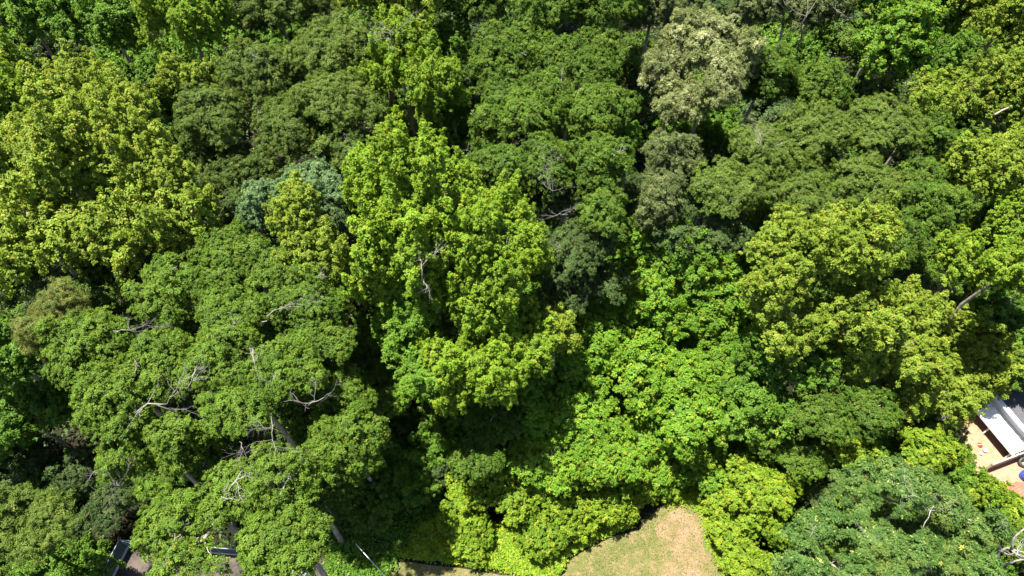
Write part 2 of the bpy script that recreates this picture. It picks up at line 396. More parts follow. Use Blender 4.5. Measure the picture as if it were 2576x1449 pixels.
# ------------------------------------------------------------------ ground
def sheet(name, pts, z, mat, kind='structure', h=0.0):
    mb = MB(); n = len(pts); mb.add([(p[0], p[1], z) for p in pts], [tuple(range(n))])
    me_o = mb.build(name, mat); me_o['kind'] = kind
    return me_o
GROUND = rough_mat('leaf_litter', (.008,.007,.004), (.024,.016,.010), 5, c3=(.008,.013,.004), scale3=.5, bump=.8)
CLAY = rough_mat('red_clay', (.19,.115,.068), (.27,.175,.11), 4, c3=(.24,.16,.11), scale3=.9, bump=.35)
PALEDIRT = rough_mat('pale_dirt', (.155,.098,.058), (.22,.145,.092), 9.0, c3=(.125,.095,.045), scale3=1.0, bump=.3)
LAWN = rough_mat('dry_lawn', (.055,.070,.018), (.135,.115,.045), 26, c3=(.170,.118,.064), scale3=1.6, bump=.5, lo=.38, hi=.6)
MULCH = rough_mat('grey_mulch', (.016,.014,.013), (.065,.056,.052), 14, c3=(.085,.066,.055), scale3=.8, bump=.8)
mb = MB(); nx = 60
gv = []; gf = []
rg = random.Random(4)
for j in range(nx+1):
    for i in range(nx+1):
        x = -300 + 600*i/nx; y = -150 + 750*j/nx
        gv.append((x, y, 0.0))
for j in range(nx):
    for i in range(nx):
        a = j*(nx+1)+i; gf.append((a, a+1, a+nx+2, a+nx+1))
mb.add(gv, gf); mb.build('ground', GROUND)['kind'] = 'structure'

def pix_poly(pts, z): return [tuple(at(u, v, z)) for u, v in pts]
lawn_edge = [(960,1460),(992,1416),(1030,1414),(1092,1423),(1159,1429),(1259,1446),(1330,1452),(1412,1449),(1432,1410),(1470,1385),(1545,1349),(1609,1333),(1635,1299),
             (1660,1275),(1692,1259),(1717,1257),(1745,1266),(1770,1286),(1780,1319),(1789,1366),(1814,1409),(1830,1449),(1870,1530),(1900,1750),(1000,1750),(930,1560)]
sheet('lawn', [at(u, v, .004) for u, v in lawn_edge], .004, LAWN)
sheet('dirt_patch', [at(u, v, .008) for u, v in [(1648,1330),(1680,1290),(1712,1282),(1745,1300),(1764,1340),(1772,1390),(1790,1430),(1800,1500),(1790,1700),(1640,1700),(1630,1500),(1668,1440),(1690,1390),(1660,1365)]], .008, PALEDIRT)
sheet('clay_yard', [at(u, v, .004) for u, v in [(2400,960),(2700,960),(2800,1300),(2620,1300),(2500,1270),(2440,1180),(2420,1080)]], .004, CLAY)
sheet('clay_clearing', [at(u, v, .004) for u, v in [(2290,640),(2400,600),(2560,640),(2640,760),(2560,900),(2400,860),(2340,790),(2290,730)]], .004, CLAY)
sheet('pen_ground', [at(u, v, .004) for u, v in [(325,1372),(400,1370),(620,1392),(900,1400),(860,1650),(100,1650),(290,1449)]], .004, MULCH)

# ------------------------------------------------------------------ trees, from the far top edge of the picture to the near bottom edge
T = tree  # low tone on trees labelled shaded puts their shade into the leaf colour
# top left
T('green', 'mid green tree filling the top left corner of the picture', 13, [(-90,-110,90,110),(30,-60,200,130)], tone=-.05, bark=BARKB)
T('green', 'spiky green tree on the top edge, second from the top left corner', 13.5, [(140,-110,290,120),(230,-80,370,150)], tone=.0)
T('tulip', 'tall yellow-green tree on the top edge with a black gap on its right side', 15, [(350,-120,470,160),(440,-110,575,190)], tone=-.05, warm=.06, name='tulip_tree')
T('tulip', 'bright yellow-green tree on the left edge under the top left corner', 13.5, [(-90,110,90,330),(-30,180,140,400)], tone=-.1, warm=.06, name='tulip_tree')
T('gold', 'soft pale yellow-green tree with feathery crown, right of the left edge trees', 14, [(110,150,290,370),(230,190,400,420)], tone=.1, name='sweetgum_tree')
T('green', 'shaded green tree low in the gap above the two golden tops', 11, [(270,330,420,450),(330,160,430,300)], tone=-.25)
T('gold', 'small yellow-tipped tree between the feathery pale tree and the olive oaks', 13, [(400,150,490,260),(470,160,560,240)], tone=-.05)
T('gold', 'golden green tree with a pointed top, left of its twin golden top', 15, [(70,280,270,560)], tone=.1, warm=.10, name='sweetgum_tree')
T('gold', 'golden green tree with a tapering top beside the dark olive oaks', 15, [(250,275,430,520),(360,370,480,500)], tone=.1, warm=.10, name='sweetgum_tree')
T('gold', 'wide golden green tree against the left edge, at mid height', 13.5, [(-60,330,130,560),(-70,500,190,700)], tone=.05, warm=.08, name='sweetgum_tree')
T('gold', 'golden tree with thin bare stems in its lower crown', 13, [(180,500,390,690),(370,450,560,650)], tone=-.05, warm=.05, bare=3, name='sweetgum_tree')
# olive oaks
T('olive', 'dark olive oak on the top edge, left of the narrow tulip trees', 14, [(570,-100,720,110),(640,-90,830,90)], tone=-.1, name='oak_tree')
T('olive', 'yellowish olive oak crown highest among the dark olive oaks', 14.5, [(720,40,940,220),(740,180,950,330)], tone=.15, warm=.04, name='oak_tree')
T('olive', 'wide dark olive oak, left part of the olive clump', 13.5, [(560,90,760,270),(430,200,640,380)], tone=-.05, name='oak_tree', bare=2)
T('olive', 'dark olive oak right above the pale blue-green tree', 12.5, [(630,230,850,420),(790,290,960,450)], tone=-.12, name='oak_tree', bare=2)
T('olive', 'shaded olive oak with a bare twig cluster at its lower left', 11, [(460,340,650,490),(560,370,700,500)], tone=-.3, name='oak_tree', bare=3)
# top centre
T('gold', 'green-gold tree on the top edge above the lone brown trunk', 15.5, [(850,-130,1000,80),(960,-110,1130,100)], tone=-.1, warm=.03, bark=BARKP)
tt = T('tulip', 'layered tulip tree whose bare brown trunk shows in a gap', 14, [(930,60,1100,220),(1030,160,1170,320),(900,150,1010,240)], tone=-.15, name='tulip_tree', bark=BARKB)
T('green', 'dark green small tree left of the black gap at the top centre', 12, [(1080,60,1190,190),(1060,210,1180,330)], tone=-.2)
T('oak', 'fine-leaved green oak on the top edge, left of centre of the top oaks', 14.5, [(1110,-90,1290,90),(1180,60,1350,210)], tone=-.15, name='oak_tree', bare=2)
T('oak', 'broad green oak on the top edge with pale limbs showing', 15, [(1290,-90,1480,110),(1440,-100,1640,100)], tone=-.1, name='oak_tree', bare=3)
T('oak', 'dark green oak just under the top edge oaks, right of the black gap', 13.5, [(1190,150,1360,290),(1350,70,1560,220)], tone=-.25, name='oak_tree', bare=3)
T('oak', 'rounded green oak with sunlit dome in the upper middle', 14.5, [(1260,180,1460,360),(1400,180,1600,350)], tone=.0, name='oak_tree', bare=2)
T('oak', 'cool green oak lobe right of the black gap at top centre', 12.5, [(1180,265,1290,390)], tone=-.2, name='oak_tree')
T('oak', 'cool green oak with twisted grey limbs in its middle', 14, [(1150,340,1330,520),(1290,330,1460,500)], tone=-.2, name='oak_tree', bare=3)
T('oak', 'green oak right of the twisted grey limbs', 14, [(1420,320,1610,520),(1440,470,1600,610)], tone=-.12, name='oak_tree', bare=2)
T('green', 'bright green branch tips at the right rim of the middle oaks', 12, [(1560,270,1612,410)], tone=.25)
T('oakd', 'very dark oak between the bright centre tree and the green saplings', 12, [(1370,530,1560,700),(1330,440,1470,560)], tone=-.05, name='oak_tree', bare=2)
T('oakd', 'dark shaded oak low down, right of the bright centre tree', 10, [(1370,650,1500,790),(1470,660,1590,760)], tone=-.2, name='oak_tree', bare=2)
# top right
T('dull', 'dusty green tree on the top edge, left of the cream blossom', 13.5, [(1560,-90,1720,110)], tone=.05)
T('cream', 'tree in cream blossom, the palest crown in the wood', 14.5, [(1680,30,1830,190),(1740,60,1900,230),(1770,150,1860,290)], tone=.1, warm=.12, name='blossoming_tree')
T('cream', 'half-blossomed dull tree under the cream tree', 12.5, [(1615,110,1730,260),(1650,200,1780,330)], tone=-.1, name='blossoming_tree')
T('dull', 'greyish green tree in shade below the blossoming trees', 12, [(1610,320,1760,480),(1600,440,1720,600)], tone=-.05, bare=2)
T('dull', 'sparse tree on the top edge with a thick pale leaning trunk', 13.5, [(1850,-90,2000,100),(1990,-80,2130,110)], tone=-.05, bare=5, bark=BARKP)
T('oak', 'plain dark green tree right of the cream blossom', 12.5, [(1840,90,2000,290)], tone=-.25)
T('oak', 'plain green rounded tree below the pale leaning trunk', 12, [(1970,130,2150,310)], tone=-.15)
T('sap', 'big-leaved mid green tree on the top edge at the right', 14, [(2110,-110,2290,90),(2170,20,2340,230)], tone=-.3)
T('gold', 'yellow-green tree in the top right corner', 14.5, [(2400,-120,2560,110),(2490,-40,2680,190)], tone=.0, warm=.05)
T('green', 'shaded green tree left of the top right corner tree', 12, [(2310,-60,2430,120),(2340,90,2450,210)], tone=-.25)
T('gold', 'thin-crowned tree with pale bare limbs near the right edge', 13, [(2400,150,2560,320),(2490,180,2660,360)], tone=-.15, bare=5)
T('gold', 'small pale yellow crown above the large olive oak', 13.5, [(2280,200,2400,300)], tone=.15)
T('olive', 'large yellow-olive oak crown, the highest of the right-hand oaks', 13.5, [(1980,250,2160,400),(2110,250,2310,420)], tone=.25, warm=.05, name='oak_tree')
T('oak', 'dull green oak lobe between the olive oak and the right edge', 12.5, [(2270,270,2400,420),(2260,390,2360,500)], tone=-.25, name='oak_tree')
T('olive', 'yellow-olive oak with bare forked stems near its left rim', 13.5, [(1830,300,2010,450),(1740,400,1920,540)], tone=.15, warm=.04, name='oak_tree', bare=3)
T('olive', 'broad olive oak right behind the tall yellow-green tree', 12.5, [(1900,400,2110,560),(2090,390,2300,570)], tone=.1, name='oak_tree', bare=2)
T('oak', 'shaded green oak under the broad olive oak, right part', 12, [(2220,430,2400,620),(2180,540,2320,700)], tone=-.2, name='oak_tree', bare=1)
T('oakd', 'dark oak left of the tall yellow-green tree', 11, [(1740,520,1900,660),(1640,560,1770,640)], tone=.1, name='oak_tree', bare=1)
T('gold', 'yellow-green tree with pale leaf tips at the right edge', 12.5, [(2390,350,2540,520),(2500,320,2660,470)], tone=.15)
T('tulip', 'lone bright tulip tree standing over the red clay clearing', 11.5, [(2350,570,2440,700),(2380,620,2475,730)], tone=.0, warm=.04, name='tulip_tree', bark=BARKB)
T('tulip', 'bright tulip tree on the right edge above the shaded corner', 12, [(2500,500,2640,680),(2480,620,2600,740)], tone=.05, warm=.04, name='tulip_tree', bare=1)
T('green', 'shaded green tree under the bright right edge tulip tree', 4.5, [(2450,740,2600,880),(2500,840,2660,980)], tone=-.35, bare=2)  # lowered tone paints the shade into these leaves
# centre
T('pale', 'pale blue-green tree, the coolest coloured crown', 13, [(610,460,740,610),(670,400,880,560)], tone=.0, name='pale_tree')
T('gold', 'narrow golden tree standing in front of the pale blue-green tree', 15, [(690,450,790,620)], tone=.15, warm=.1, name='sweetgum_tree')
T('gold', 'golden green tree right of centre-left, next to the bright centre tree', 13.5, [(710,560,880,740)], tone=-.05, warm=.05, name='sweetgum_tree')
T('tulip', 'brightest tall tree in the centre with several pointed tops', 16, [(940,300,1030,500,3.5),(1040,310,1125,520,3.5),(1000,400,1100,600,1.5),(880,370,990,560),(1110,390,1200,560),(940,470,1160,720),(1130,500,1260,720)], tone=.2, warm=.05, name='tulip_tree', bark=BARK, bare=1, trunk_r=.2, dens=1.3)
T('tulip', 'bright tree adjoining the centre tree on its right', 14.5, [(1190,475,1330,680),(1260,530,1370,740),(1170,620,1330,790)], tone=.08, warm=.04, name='tulip_tree', bare=2, dens=1.2)
T('tulip', 'bright tree below the pointed tops, left half', 13.5, [(890,560,1080,800),(1020,600,1210,790)], tone=.1, warm=.05, name='tulip_tree', bark=BARKP, bare=2, dens=1.2)
T('tulip', 'bright tree at the lower right of the centre group', 11.5, [(1130,700,1270,860,1.5),(1190,740,1330,900),(1070,850,1220,1000),(1180,880,1310,1030),(1080,940,1190,1060,-1.5),(1240,810,1400,950)], tone=.08, warm=.02, name='tulip_tree', dens=1.2)
T('green', 'deeper green low tree under the bright centre group', 10.5, [(950,760,1110,930),(1000,880,1160,1040),(960,690,1120,830,2)], tone=.2)
T('gold', 'small yellow-tipped crown between the centre group and the green saplings', 10.5, [(1330,780,1450,900)], tone=.1, warm=.05)
T('oak', 'dark grey-green tree between the bright centre tree and the shrubs', 6, [(1150,990,1330,1130),(1120,1080,1270,1210)], tone=-.25, name='oak_tree')
# left
T('pine', 'olive brown pine-like crown near the left edge', 13, [(90,710,220,830),(60,780,180,920)], tone=.1, name='pine_tree', bark=BARKB)
T('oakd', 'dusky green tree on the left edge above the olive brown pine', 12, [(-60,650,120,780)], tone=.15)
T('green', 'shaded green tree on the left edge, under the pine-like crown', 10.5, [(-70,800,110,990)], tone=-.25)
T('green', 'low dark green tree in the shade at the left edge', 6, [(-90,980,100,1140),(60,940,200,1080)], tone=-.4)  # leaf colour darkened to carry the shade here
T('oakd', 'low dark tree added to blacken the gap above the fenced pen', 2.6, [(150,1130,260,1250),(200,1230,330,1345)], tone=-.4, name='small_tree')  # added tree with darkened leaves, stands in for the deep shade of the gap
T('olive', 'sunlit tree in the bottom left corner', 10, [(-110,1200,90,1400),(30,1250,200,1400)], tone=.25, warm=.04, name='oak_tree', lean=(-4.5, 1))
# big oaks, bottom left
T('oak', 'green oak at the top of the large left oak group', 13, [(480,570,680,740),(620,600,800,760)], tone=.0, name='oak_tree', bare=4)
T('oak', 'green oak with long bare limbs, centre left of the picture', 13.5, [(330,640,540,830),(470,700,680,880)], tone=.05, name='oak_tree', bare=6)
T('oak', 'green oak beside the dark gap left of the centre tree', 13, [(680,660,880,870),(700,780,900,930)], tone=-.1, name='oak_tree', bare=5)
T('oak', 'large green oak reaching out to the left above the black gap', 13.5, [(125,760,340,960),(190,900,400,1100),(300,820,500,1000)], tone=.12, warm=.03, name='oak_tree', bare=7)
T('oak', 'large oak full of bare grey limbs above the bleached branch', 14.5, [(450,800,660,1000),(600,850,820,1020),(500,960,700,1100)], tone=.08, name='oak_tree', bare=10)
T('oak', 'large dense oak on the right side of the left oak group', 11, [(740,890,940,1080),(780,1010,970,1240)], tone=.05, name='oak_tree', bare=5)
T('oak', 'oak bough low on the left, hanging over the black gap', 11.5, [(260,1050,400,1230),(380,1040,520,1200)], tone=.1, name='oak_tree', bare=4)
T('oak', 'large bright oak right above the fenced pen', 14, [(340,1230,520,1400),(470,1150,680,1340),(400,1360,560,1480)], tone=.15, warm=.02, name='oak_tree', bare=4)
T('oak', 'nearest large oak at the bottom edge, between pen and grey pole', 14, [(620,1120,790,1300),(580,1280,820,1480),(680,1240,825,1380)], tone=.12, warm=.02, name='oak_tree', bare=5)
# green saplings, right of centre
T('green', 'fresh green tree at the top of the sapling thicket', 9.5, [(1600,540,1770,700),(1690,600,1800,720)], tone=.15, group='sapling thicket')
T('sap', 'big-leaved green sapling left in the upper thicket', 6.5, [(1400,750,1590,900),(1370,860,1500,960)], tone=.0, name='sapling', group='sapling thicket')
T('sap', 'big-leaved green sapling in the middle of the upper thicket', 7, [(1560,670,1740,850)], tone=.0, name='sapling', group='sapling thicket')
T('sap', 'darker green sapling next to the tall yellow-green tree', 6.5, [(1700,700,1870,880),(1760,860,1900,980)], tone=-.3, name='sapling', group='sapling thicket')
T('sap', 'sapling in the middle of the thicket with yellowing leaves', 6, [(1530,830,1730,1010)], tone=.0, warm=.05, name='sapling', group='sapling thicket')
T('sap', 'sapling left of the thicket middle, above the dark tree', 5.5, [(1360,930,1560,1110)], tone=.0, warm=.02, name='sapling', group='sapling thicket')
T('sap', 'sapling right of the thicket middle, near the dark gap', 5.5, [(1650,960,1850,1130)], tone=-.05, name='sapling', group='sapling thicket')
T('sap', 'wide sapling with many yellow leaves, low in the thicket', 4.5, [(1290,1060,1470,1230),(1440,1060,1620,1220)], tone=.05, warm=.08, name='sapling', group='sapling thicket')
T('sap', 'sapling on the upper side of the grassy tip of the lawn', 1.5, [(1590,1080,1740,1230)], tone=.0, warm=.04, name='sapling', group='sapling thicket')
T('sap', 'sapling filling the thicket between its left end and the dark tree', 5, [(1290,1000,1400,1120),(1400,1020,1540,1140)], tone=.05, name='sapling', group='sapling thicket')
T('sap', 'sapling in the right middle of the thicket beside the dark saplings', 6, [(1660,880,1800,1010)], tone=.0, name='sapling', group='sapling thicket')
T('sap', 'sapling at the lower middle of the thicket above the lawn tip', 3.2, [(1550,1020,1700,1160)], tone=.05, warm=.04, name='sapling', group='sapling thicket')
T('sap', 'small sapling at the very left of the upper thicket, by the golden crown', 6.5, [(1460,820,1580,940),(1480,700,1600,800)], tone=.05, name='sapling', group='sapling thicket')
T('sap', 'sapling at the left end of the thicket below the bright centre group', 5.5, [(1270,920,1390,1050)], tone=-.05, name='sapling', group='sapling thicket')
T('green', 'low green tree in the shade left of the dark grey-green tree', 2.6, [(1050,1040,1170,1160)], tone=-.2, name='small_tree')
T('green', 'low green tree in the shade between the oaks and the shrub bank', 2.0, [(980,1150,1110,1270)], tone=-.3, name='small_tree')
T('green', 'green tree between the thicket and the darker right-hand trees', 7.5, [(1820,940,1990,1100)], tone=-.1)
# right
T('gold', 'tall yellow-green tree with a feathery top, right of centre', 14, [(1900,540,2080,740,1),(2050,520,2240,720,1),(1870,640,2010,800)], tone=.05, warm=.04, name='sweetgum_tree', bare=3)
T('gold', 'yellow-green tree directly below the feathery tall one', 12, [(1900,740,2080,900),(2050,700,2250,880)], tone=-.12, name='sweetgum_tree', bare=2)
T('green', 'shaded green tree low left of the yellow-green pair', 9.5, [(1850,820,1990,960),(1970,870,2120,990)], tone=-.1)
T('gold', 'yellow-green tree just left of the red clay clearing', 10.5, [(2200,720,2350,870),(2240,840,2390,960)], tone=.0, warm=.04)
T('gold', 'bright yellow tree leaning over the white roof', 3.4, [(2330,790,2500,960),(2400,850,2545,1010)], tone=.15, warm=.10, name='sweetgum_tree', bare=2)
T('gold', 'yellow-green tree between the dark oaks and the bright yellow tree', 7.5, [(2230,900,2400,1050),(2330,950,2450,1080)], tone=.05, warm=.06, bare=3)
T('gold', 'yellow-green tree above the middle of the darker right-hand trees', 9.5, [(2080,810,2240,970)], tone=.0, bare=1)
T('oak', 'dark green oak in the middle of the right-hand trees', 8.5, [(1980,950,2160,1110),(2120,960,2280,1110)], tone=-.3, name='oak_tree')
T('oak', 'green oak left of the white roof, half in shade', 5, [(2250,1010,2430,1150)], tone=-.25, name='oak_tree', bare=1)
T('shrub', 'golden bush-like crown between the dark oaks', 6.5, [(2090,1080,2220,1190)], tone=-.05, warm=.1, name='small_tree')
T('shrub', 'golden green crown left of the red dirt yard', 6.5, [(2270,1080,2420,1180)], tone=-.05, warm=.1, name='small_tree')
T('green', 'leafy tree hanging over the corner of the red dirt yard', 3.2, [(2365,1105,2450,1190),(2395,1165,2475,1235)], tone=-.05, name='small_tree')
T('oak', 'mid green tree left of the golden right-hand bush', 6, [(1950,1080,2100,1210),(1870,1040,1990,1150)], tone=-.05)
T('shrub', 'bright yellow bushy tree above the compound-leaved tree', 4.5, [(1830,1150,1950,1240),(1880,1180,2010,1290),(1820,1210,1910,1290,-1)], tone=.05, warm=.12, name='small_tree')
T('sap', 'green bushy tree at the right tip of the lawn', 1.8, [(1720,1110,1850,1240)], tone=-.15, name='small_tree')
T('comp', 'large blue-green compound-leaved tree in the bottom right, top lobes', 9.5, [(2080,1170,2230,1300),(2200,1160,2340,1290,.6),(2310,1200,2440,1310),(2380,1260,2495,1400,-.6)], tone=-.12, name='pecan_tree', bark=BARK, bare=1)
T('comp', 'large blue-green compound-leaved tree at the bottom edge, nearest the lawn shrubs', 9.5, [(1990,1270,2130,1390),(1950,1360,2080,1490,-.6),(2080,1400,2220,1520,.4)], tone=-.08, name='pecan_tree', bark=BARK, bare=1)
T('comp', 'blue-green compound-leaved tree on the bottom edge left of the bleached dead tree', 9.5, [(2130,1290,2270,1420),(2240,1330,2370,1450,.5),(2230,1420,2360,1530),(2350,1370,2480,1530,-.6)], tone=-.05, name='pecan_tree', bark=BARK, bare=1)
T('shrub', 'dull green bush between the red shed and the compound-leaved trees', 3.5, [(2440,1195,2520,1290),(2490,1250,2640,1350)], tone=-.35, warm=-.05, name='bush', cat='bush')
T('oak', 'small dark green tree behind the bleached dead tree', 4, [(2510,1330,2640,1410)], tone=-.2, name='small_tree')
T('sap', 'pale leaved sapling right at the grassy tip of the lawn', 1.0, [(1690,1130,1760,1200)], tone=.1, name='bush', cat='bush', group='lawn edge bushes')
# shrubs by the lawn
SH = [((1120,1170,1260,1290), 2.4, .05, .05, 'leafy bush at the left end of the shrub bank, beside the shade'),
      ((1105,1260,1230,1370), 1.5, .0, .02, 'lower bush at the left end of the shrub bank'),
      ((1230,1180,1370,1310), 2.6, -.05, .02, 'round bush below the dark grey-green tree'),
      ((1340,1190,1490,1320), 2.2, .05, .12, 'tall bush with yellow leaves, centre of the shrub bank'),
      ((1460,1190,1600,1310), 1.8, .0, .08, 'bush in the shrub bank right of the yellow-leaved one'),
      ((1550,1200,1650,1275), 1.0, .05, .08, 'bush touching the upper end of the lawn'),
      ((1510,1255,1610,1325), .9, .0, .1, 'bush casting its shadow on the lawn'),
      ((1390,1270,1510,1360), 1.3, .0, .12, 'low bush with golden tips above the lawn edge'),
      ((1300,1290,1430,1400), 1.4, -.3, -.05, 'darker green low bush in front of the shrub bank'),
      ((1780,1220,1890,1320), 2.0, .0, .06, 'bush on the right side of the lawn tip'),
      ((1790,1290,1900,1390), 1.8, .02, .1, 'bush halfway down the right side of the lawn'),
      ((1820,1360,1940,1470), 1.8, .05, .12, 'bush at the bottom edge, right of the lawn'),
      ((1860,1250,1980,1370), 2.6, -.05, .02, 'bush between the lawn bushes and the compound-leaved tree'),
      ((1180,1130,1320,1230), 3.0, .0, .02, 'bush just below the dark grey-green tree, upper left of the shrub bank'),
      ((1300,1150,1440,1250), 3.0, .0, .04, 'bush in the upper row of the shrub bank, left of its middle'),
      ((1440,1130,1600,1235), 3.0, .0, .06, 'bush in the upper row of the shrub bank, right of its middle'),
      ((1590,1140,1720,1225), 1.6, .05, .02, 'bush in the upper row of the shrub bank, right above the lawn tip'),
      ((1100,1330,1240,1410), .9, .05, .02, 'lowest bush on the vine-covered bank'),
      ((1690,1060,1830,1180), 3.2, .0, .0, 'bush between the right thicket saplings and the lawn tip'),
      ((1640,1190,1720,1260), .7, .1, .0, 'pale green bush above the lawn tip')]
for b, z, tn, wm, lb in SH:
    T('shrub', lb, z, [b], tone=tn, warm=wm, name='bush', cat='bush', group='lawn edge bushes', dens=1.1)

# ------------------------------------------------------------------ understory trees where the taller crowns leave holes
def covered(u, v, s=.80):
    for C, r3 in LOBES:
        a, b, dy = proj(C)
        ph = math.atan2(CAMH-C[2], math.hypot(C[0], C[1]))
        ru = r3[0]*FPX/dy*s; rv = math.hypot(r3[1]*math.sin(ph), r3[2]*math.cos(ph))*FPX/dy*s
        if ((u-a)/ru)**2 + ((v-b)/rv)**2 < 1: return True
    return False
MARKS = [(90,60,'the top left corner tree'),(250,40,'the spiky tree at the top left'),(480,60,'the tall yellow-green top edge tree'),(40,260,'the upper left edge tree'),(250,250,'the feathery pale tree'),
         (170,420,'the left golden top'),(360,420,'the right golden top'),(60,560,'the wide golden left edge tree'),(290,580,'the golden tree with bare stems'),(650,10,'the olive oak on the top edge'),
         (840,160,'the yellowish olive oak'),(560,260,'the wide dark olive oak'),(760,330,'the olive oak above the pale tree'),(990,0,'the green-gold top edge tree'),(985,240,'the lone brown trunk'),
         (1240,60,'the left top edge oak'),(1460,0,'the broad top edge oak'),(1430,260,'the sunlit oak dome'),(1300,430,'the grey twisted limbs'),(1520,470,'the cool green oak'),(1640,20,'the dusty top edge tree'),
         (1790,150,'the cream blossom tree'),(1690,400,'the greyish tree below the blossom'),(1990,0,'the pale leaning trunk'),(2070,220,'the plain rounded green tree'),(2220,60,'the big-leaved top edge tree'),(2540,60,'the top right corner tree'),
         (2520,270,'the thin-crowned right edge tree'),(2150,330,'the large yellow-olive oak'),(1900,420,'the forked olive oak'),(2100,480,'the broad olive oak'),(2300,540,'the shaded green oak at right'),(2540,430,'the right edge tree with pale tips'),
         (2400,650,'the lone bright tulip tree'),(2560,640,'the right edge tulip tree'),(2540,860,'the shaded right edge corner'),(745,500,'the pale blue-green tree'),(1030,500,'the bright pointed centre tree'),(1260,640,'the right centre tulip tree'),
         (1040,700,'the lower bright centre tree'),(1240,900,'the lower right centre tree'),(1040,950,'the deeper green centre tree'),(1460,640,'the very dark oak'),(1220,1100,'the dark grey-green tree'),(150,820,'the pine-like crown'),
         (20,720,'the dusky left edge tree'),(30,1050,'the shaded left edge trees'),(80,1320,'the bottom left corner tree'),(580,660,'the top of the big oaks'),(430,760,'the long-limbed oak'),(800,800,'the oak beside the centre tree'),
         (300,930,'the far-reaching big oak'),(620,960,'the oak full of bare limbs'),(860,1080,'the dense right-hand oak'),(370,1140,'the low hanging oak bough'),(520,1300,'the oak above the pen'),(720,1300,'the nearest oak'),
         (1700,620,'the top of the sapling thicket'),(1480,850,'the left upper saplings'),(1640,760,'the middle upper sapling'),(1800,830,'the darker sapling'),(1600,930,'the thicket middle'),(1440,1050,'the lower left thicket'),
         (1750,1050,'the right thicket saplings'),(2060,620,'the feathery yellow-green tree'),(2050,820,'the lower yellow-green tree'),(2300,860,'the tree left of the clay clearing'),(2430,920,'the bright yellow tree over the roof'),
         (2330,1010,'the dark oak left of the roof'),(2130,1040,'the middle right dark oak'),(2150,1140,'the golden bush-like crown'),(1920,1210,'the bright yellow bushy tree'),(2300,1300,'the compound-leaved trees'),(2560,1300,'the dull bush by the shed')]
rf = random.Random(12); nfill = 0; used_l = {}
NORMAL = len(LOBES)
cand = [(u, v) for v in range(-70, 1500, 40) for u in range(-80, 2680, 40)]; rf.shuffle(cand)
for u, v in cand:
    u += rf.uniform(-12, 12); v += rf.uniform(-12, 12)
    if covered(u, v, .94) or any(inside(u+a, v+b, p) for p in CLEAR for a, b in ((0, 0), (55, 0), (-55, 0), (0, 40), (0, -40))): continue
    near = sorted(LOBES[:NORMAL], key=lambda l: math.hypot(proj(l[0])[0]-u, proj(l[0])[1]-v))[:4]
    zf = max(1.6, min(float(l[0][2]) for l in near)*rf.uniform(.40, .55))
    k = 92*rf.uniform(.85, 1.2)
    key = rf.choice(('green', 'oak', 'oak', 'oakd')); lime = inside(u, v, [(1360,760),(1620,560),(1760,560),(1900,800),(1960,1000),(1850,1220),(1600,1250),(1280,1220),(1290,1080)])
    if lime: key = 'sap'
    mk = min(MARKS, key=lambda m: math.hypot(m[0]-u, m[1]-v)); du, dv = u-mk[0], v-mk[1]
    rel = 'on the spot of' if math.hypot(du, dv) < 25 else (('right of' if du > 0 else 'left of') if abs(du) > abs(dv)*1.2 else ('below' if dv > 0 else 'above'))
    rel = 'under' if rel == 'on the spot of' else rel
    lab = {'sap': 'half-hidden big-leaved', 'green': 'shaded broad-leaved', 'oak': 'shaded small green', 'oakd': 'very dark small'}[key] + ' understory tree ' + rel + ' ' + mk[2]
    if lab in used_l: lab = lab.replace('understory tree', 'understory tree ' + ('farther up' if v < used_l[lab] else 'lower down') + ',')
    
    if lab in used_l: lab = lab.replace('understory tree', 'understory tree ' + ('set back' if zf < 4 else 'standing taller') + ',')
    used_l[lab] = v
    T(key, lab, zf, [(u-k, v-k*.8, u+k, v+k*.8)], tone=.0 if lime else -.22, name='understory_tree', group='understory trees', dens=.9 if lime else .5, rzmax=.8)  # lowered tone paints gap shade into the leaves, except in the lime thicket
    nfill += 1
print('FILL', nfill)

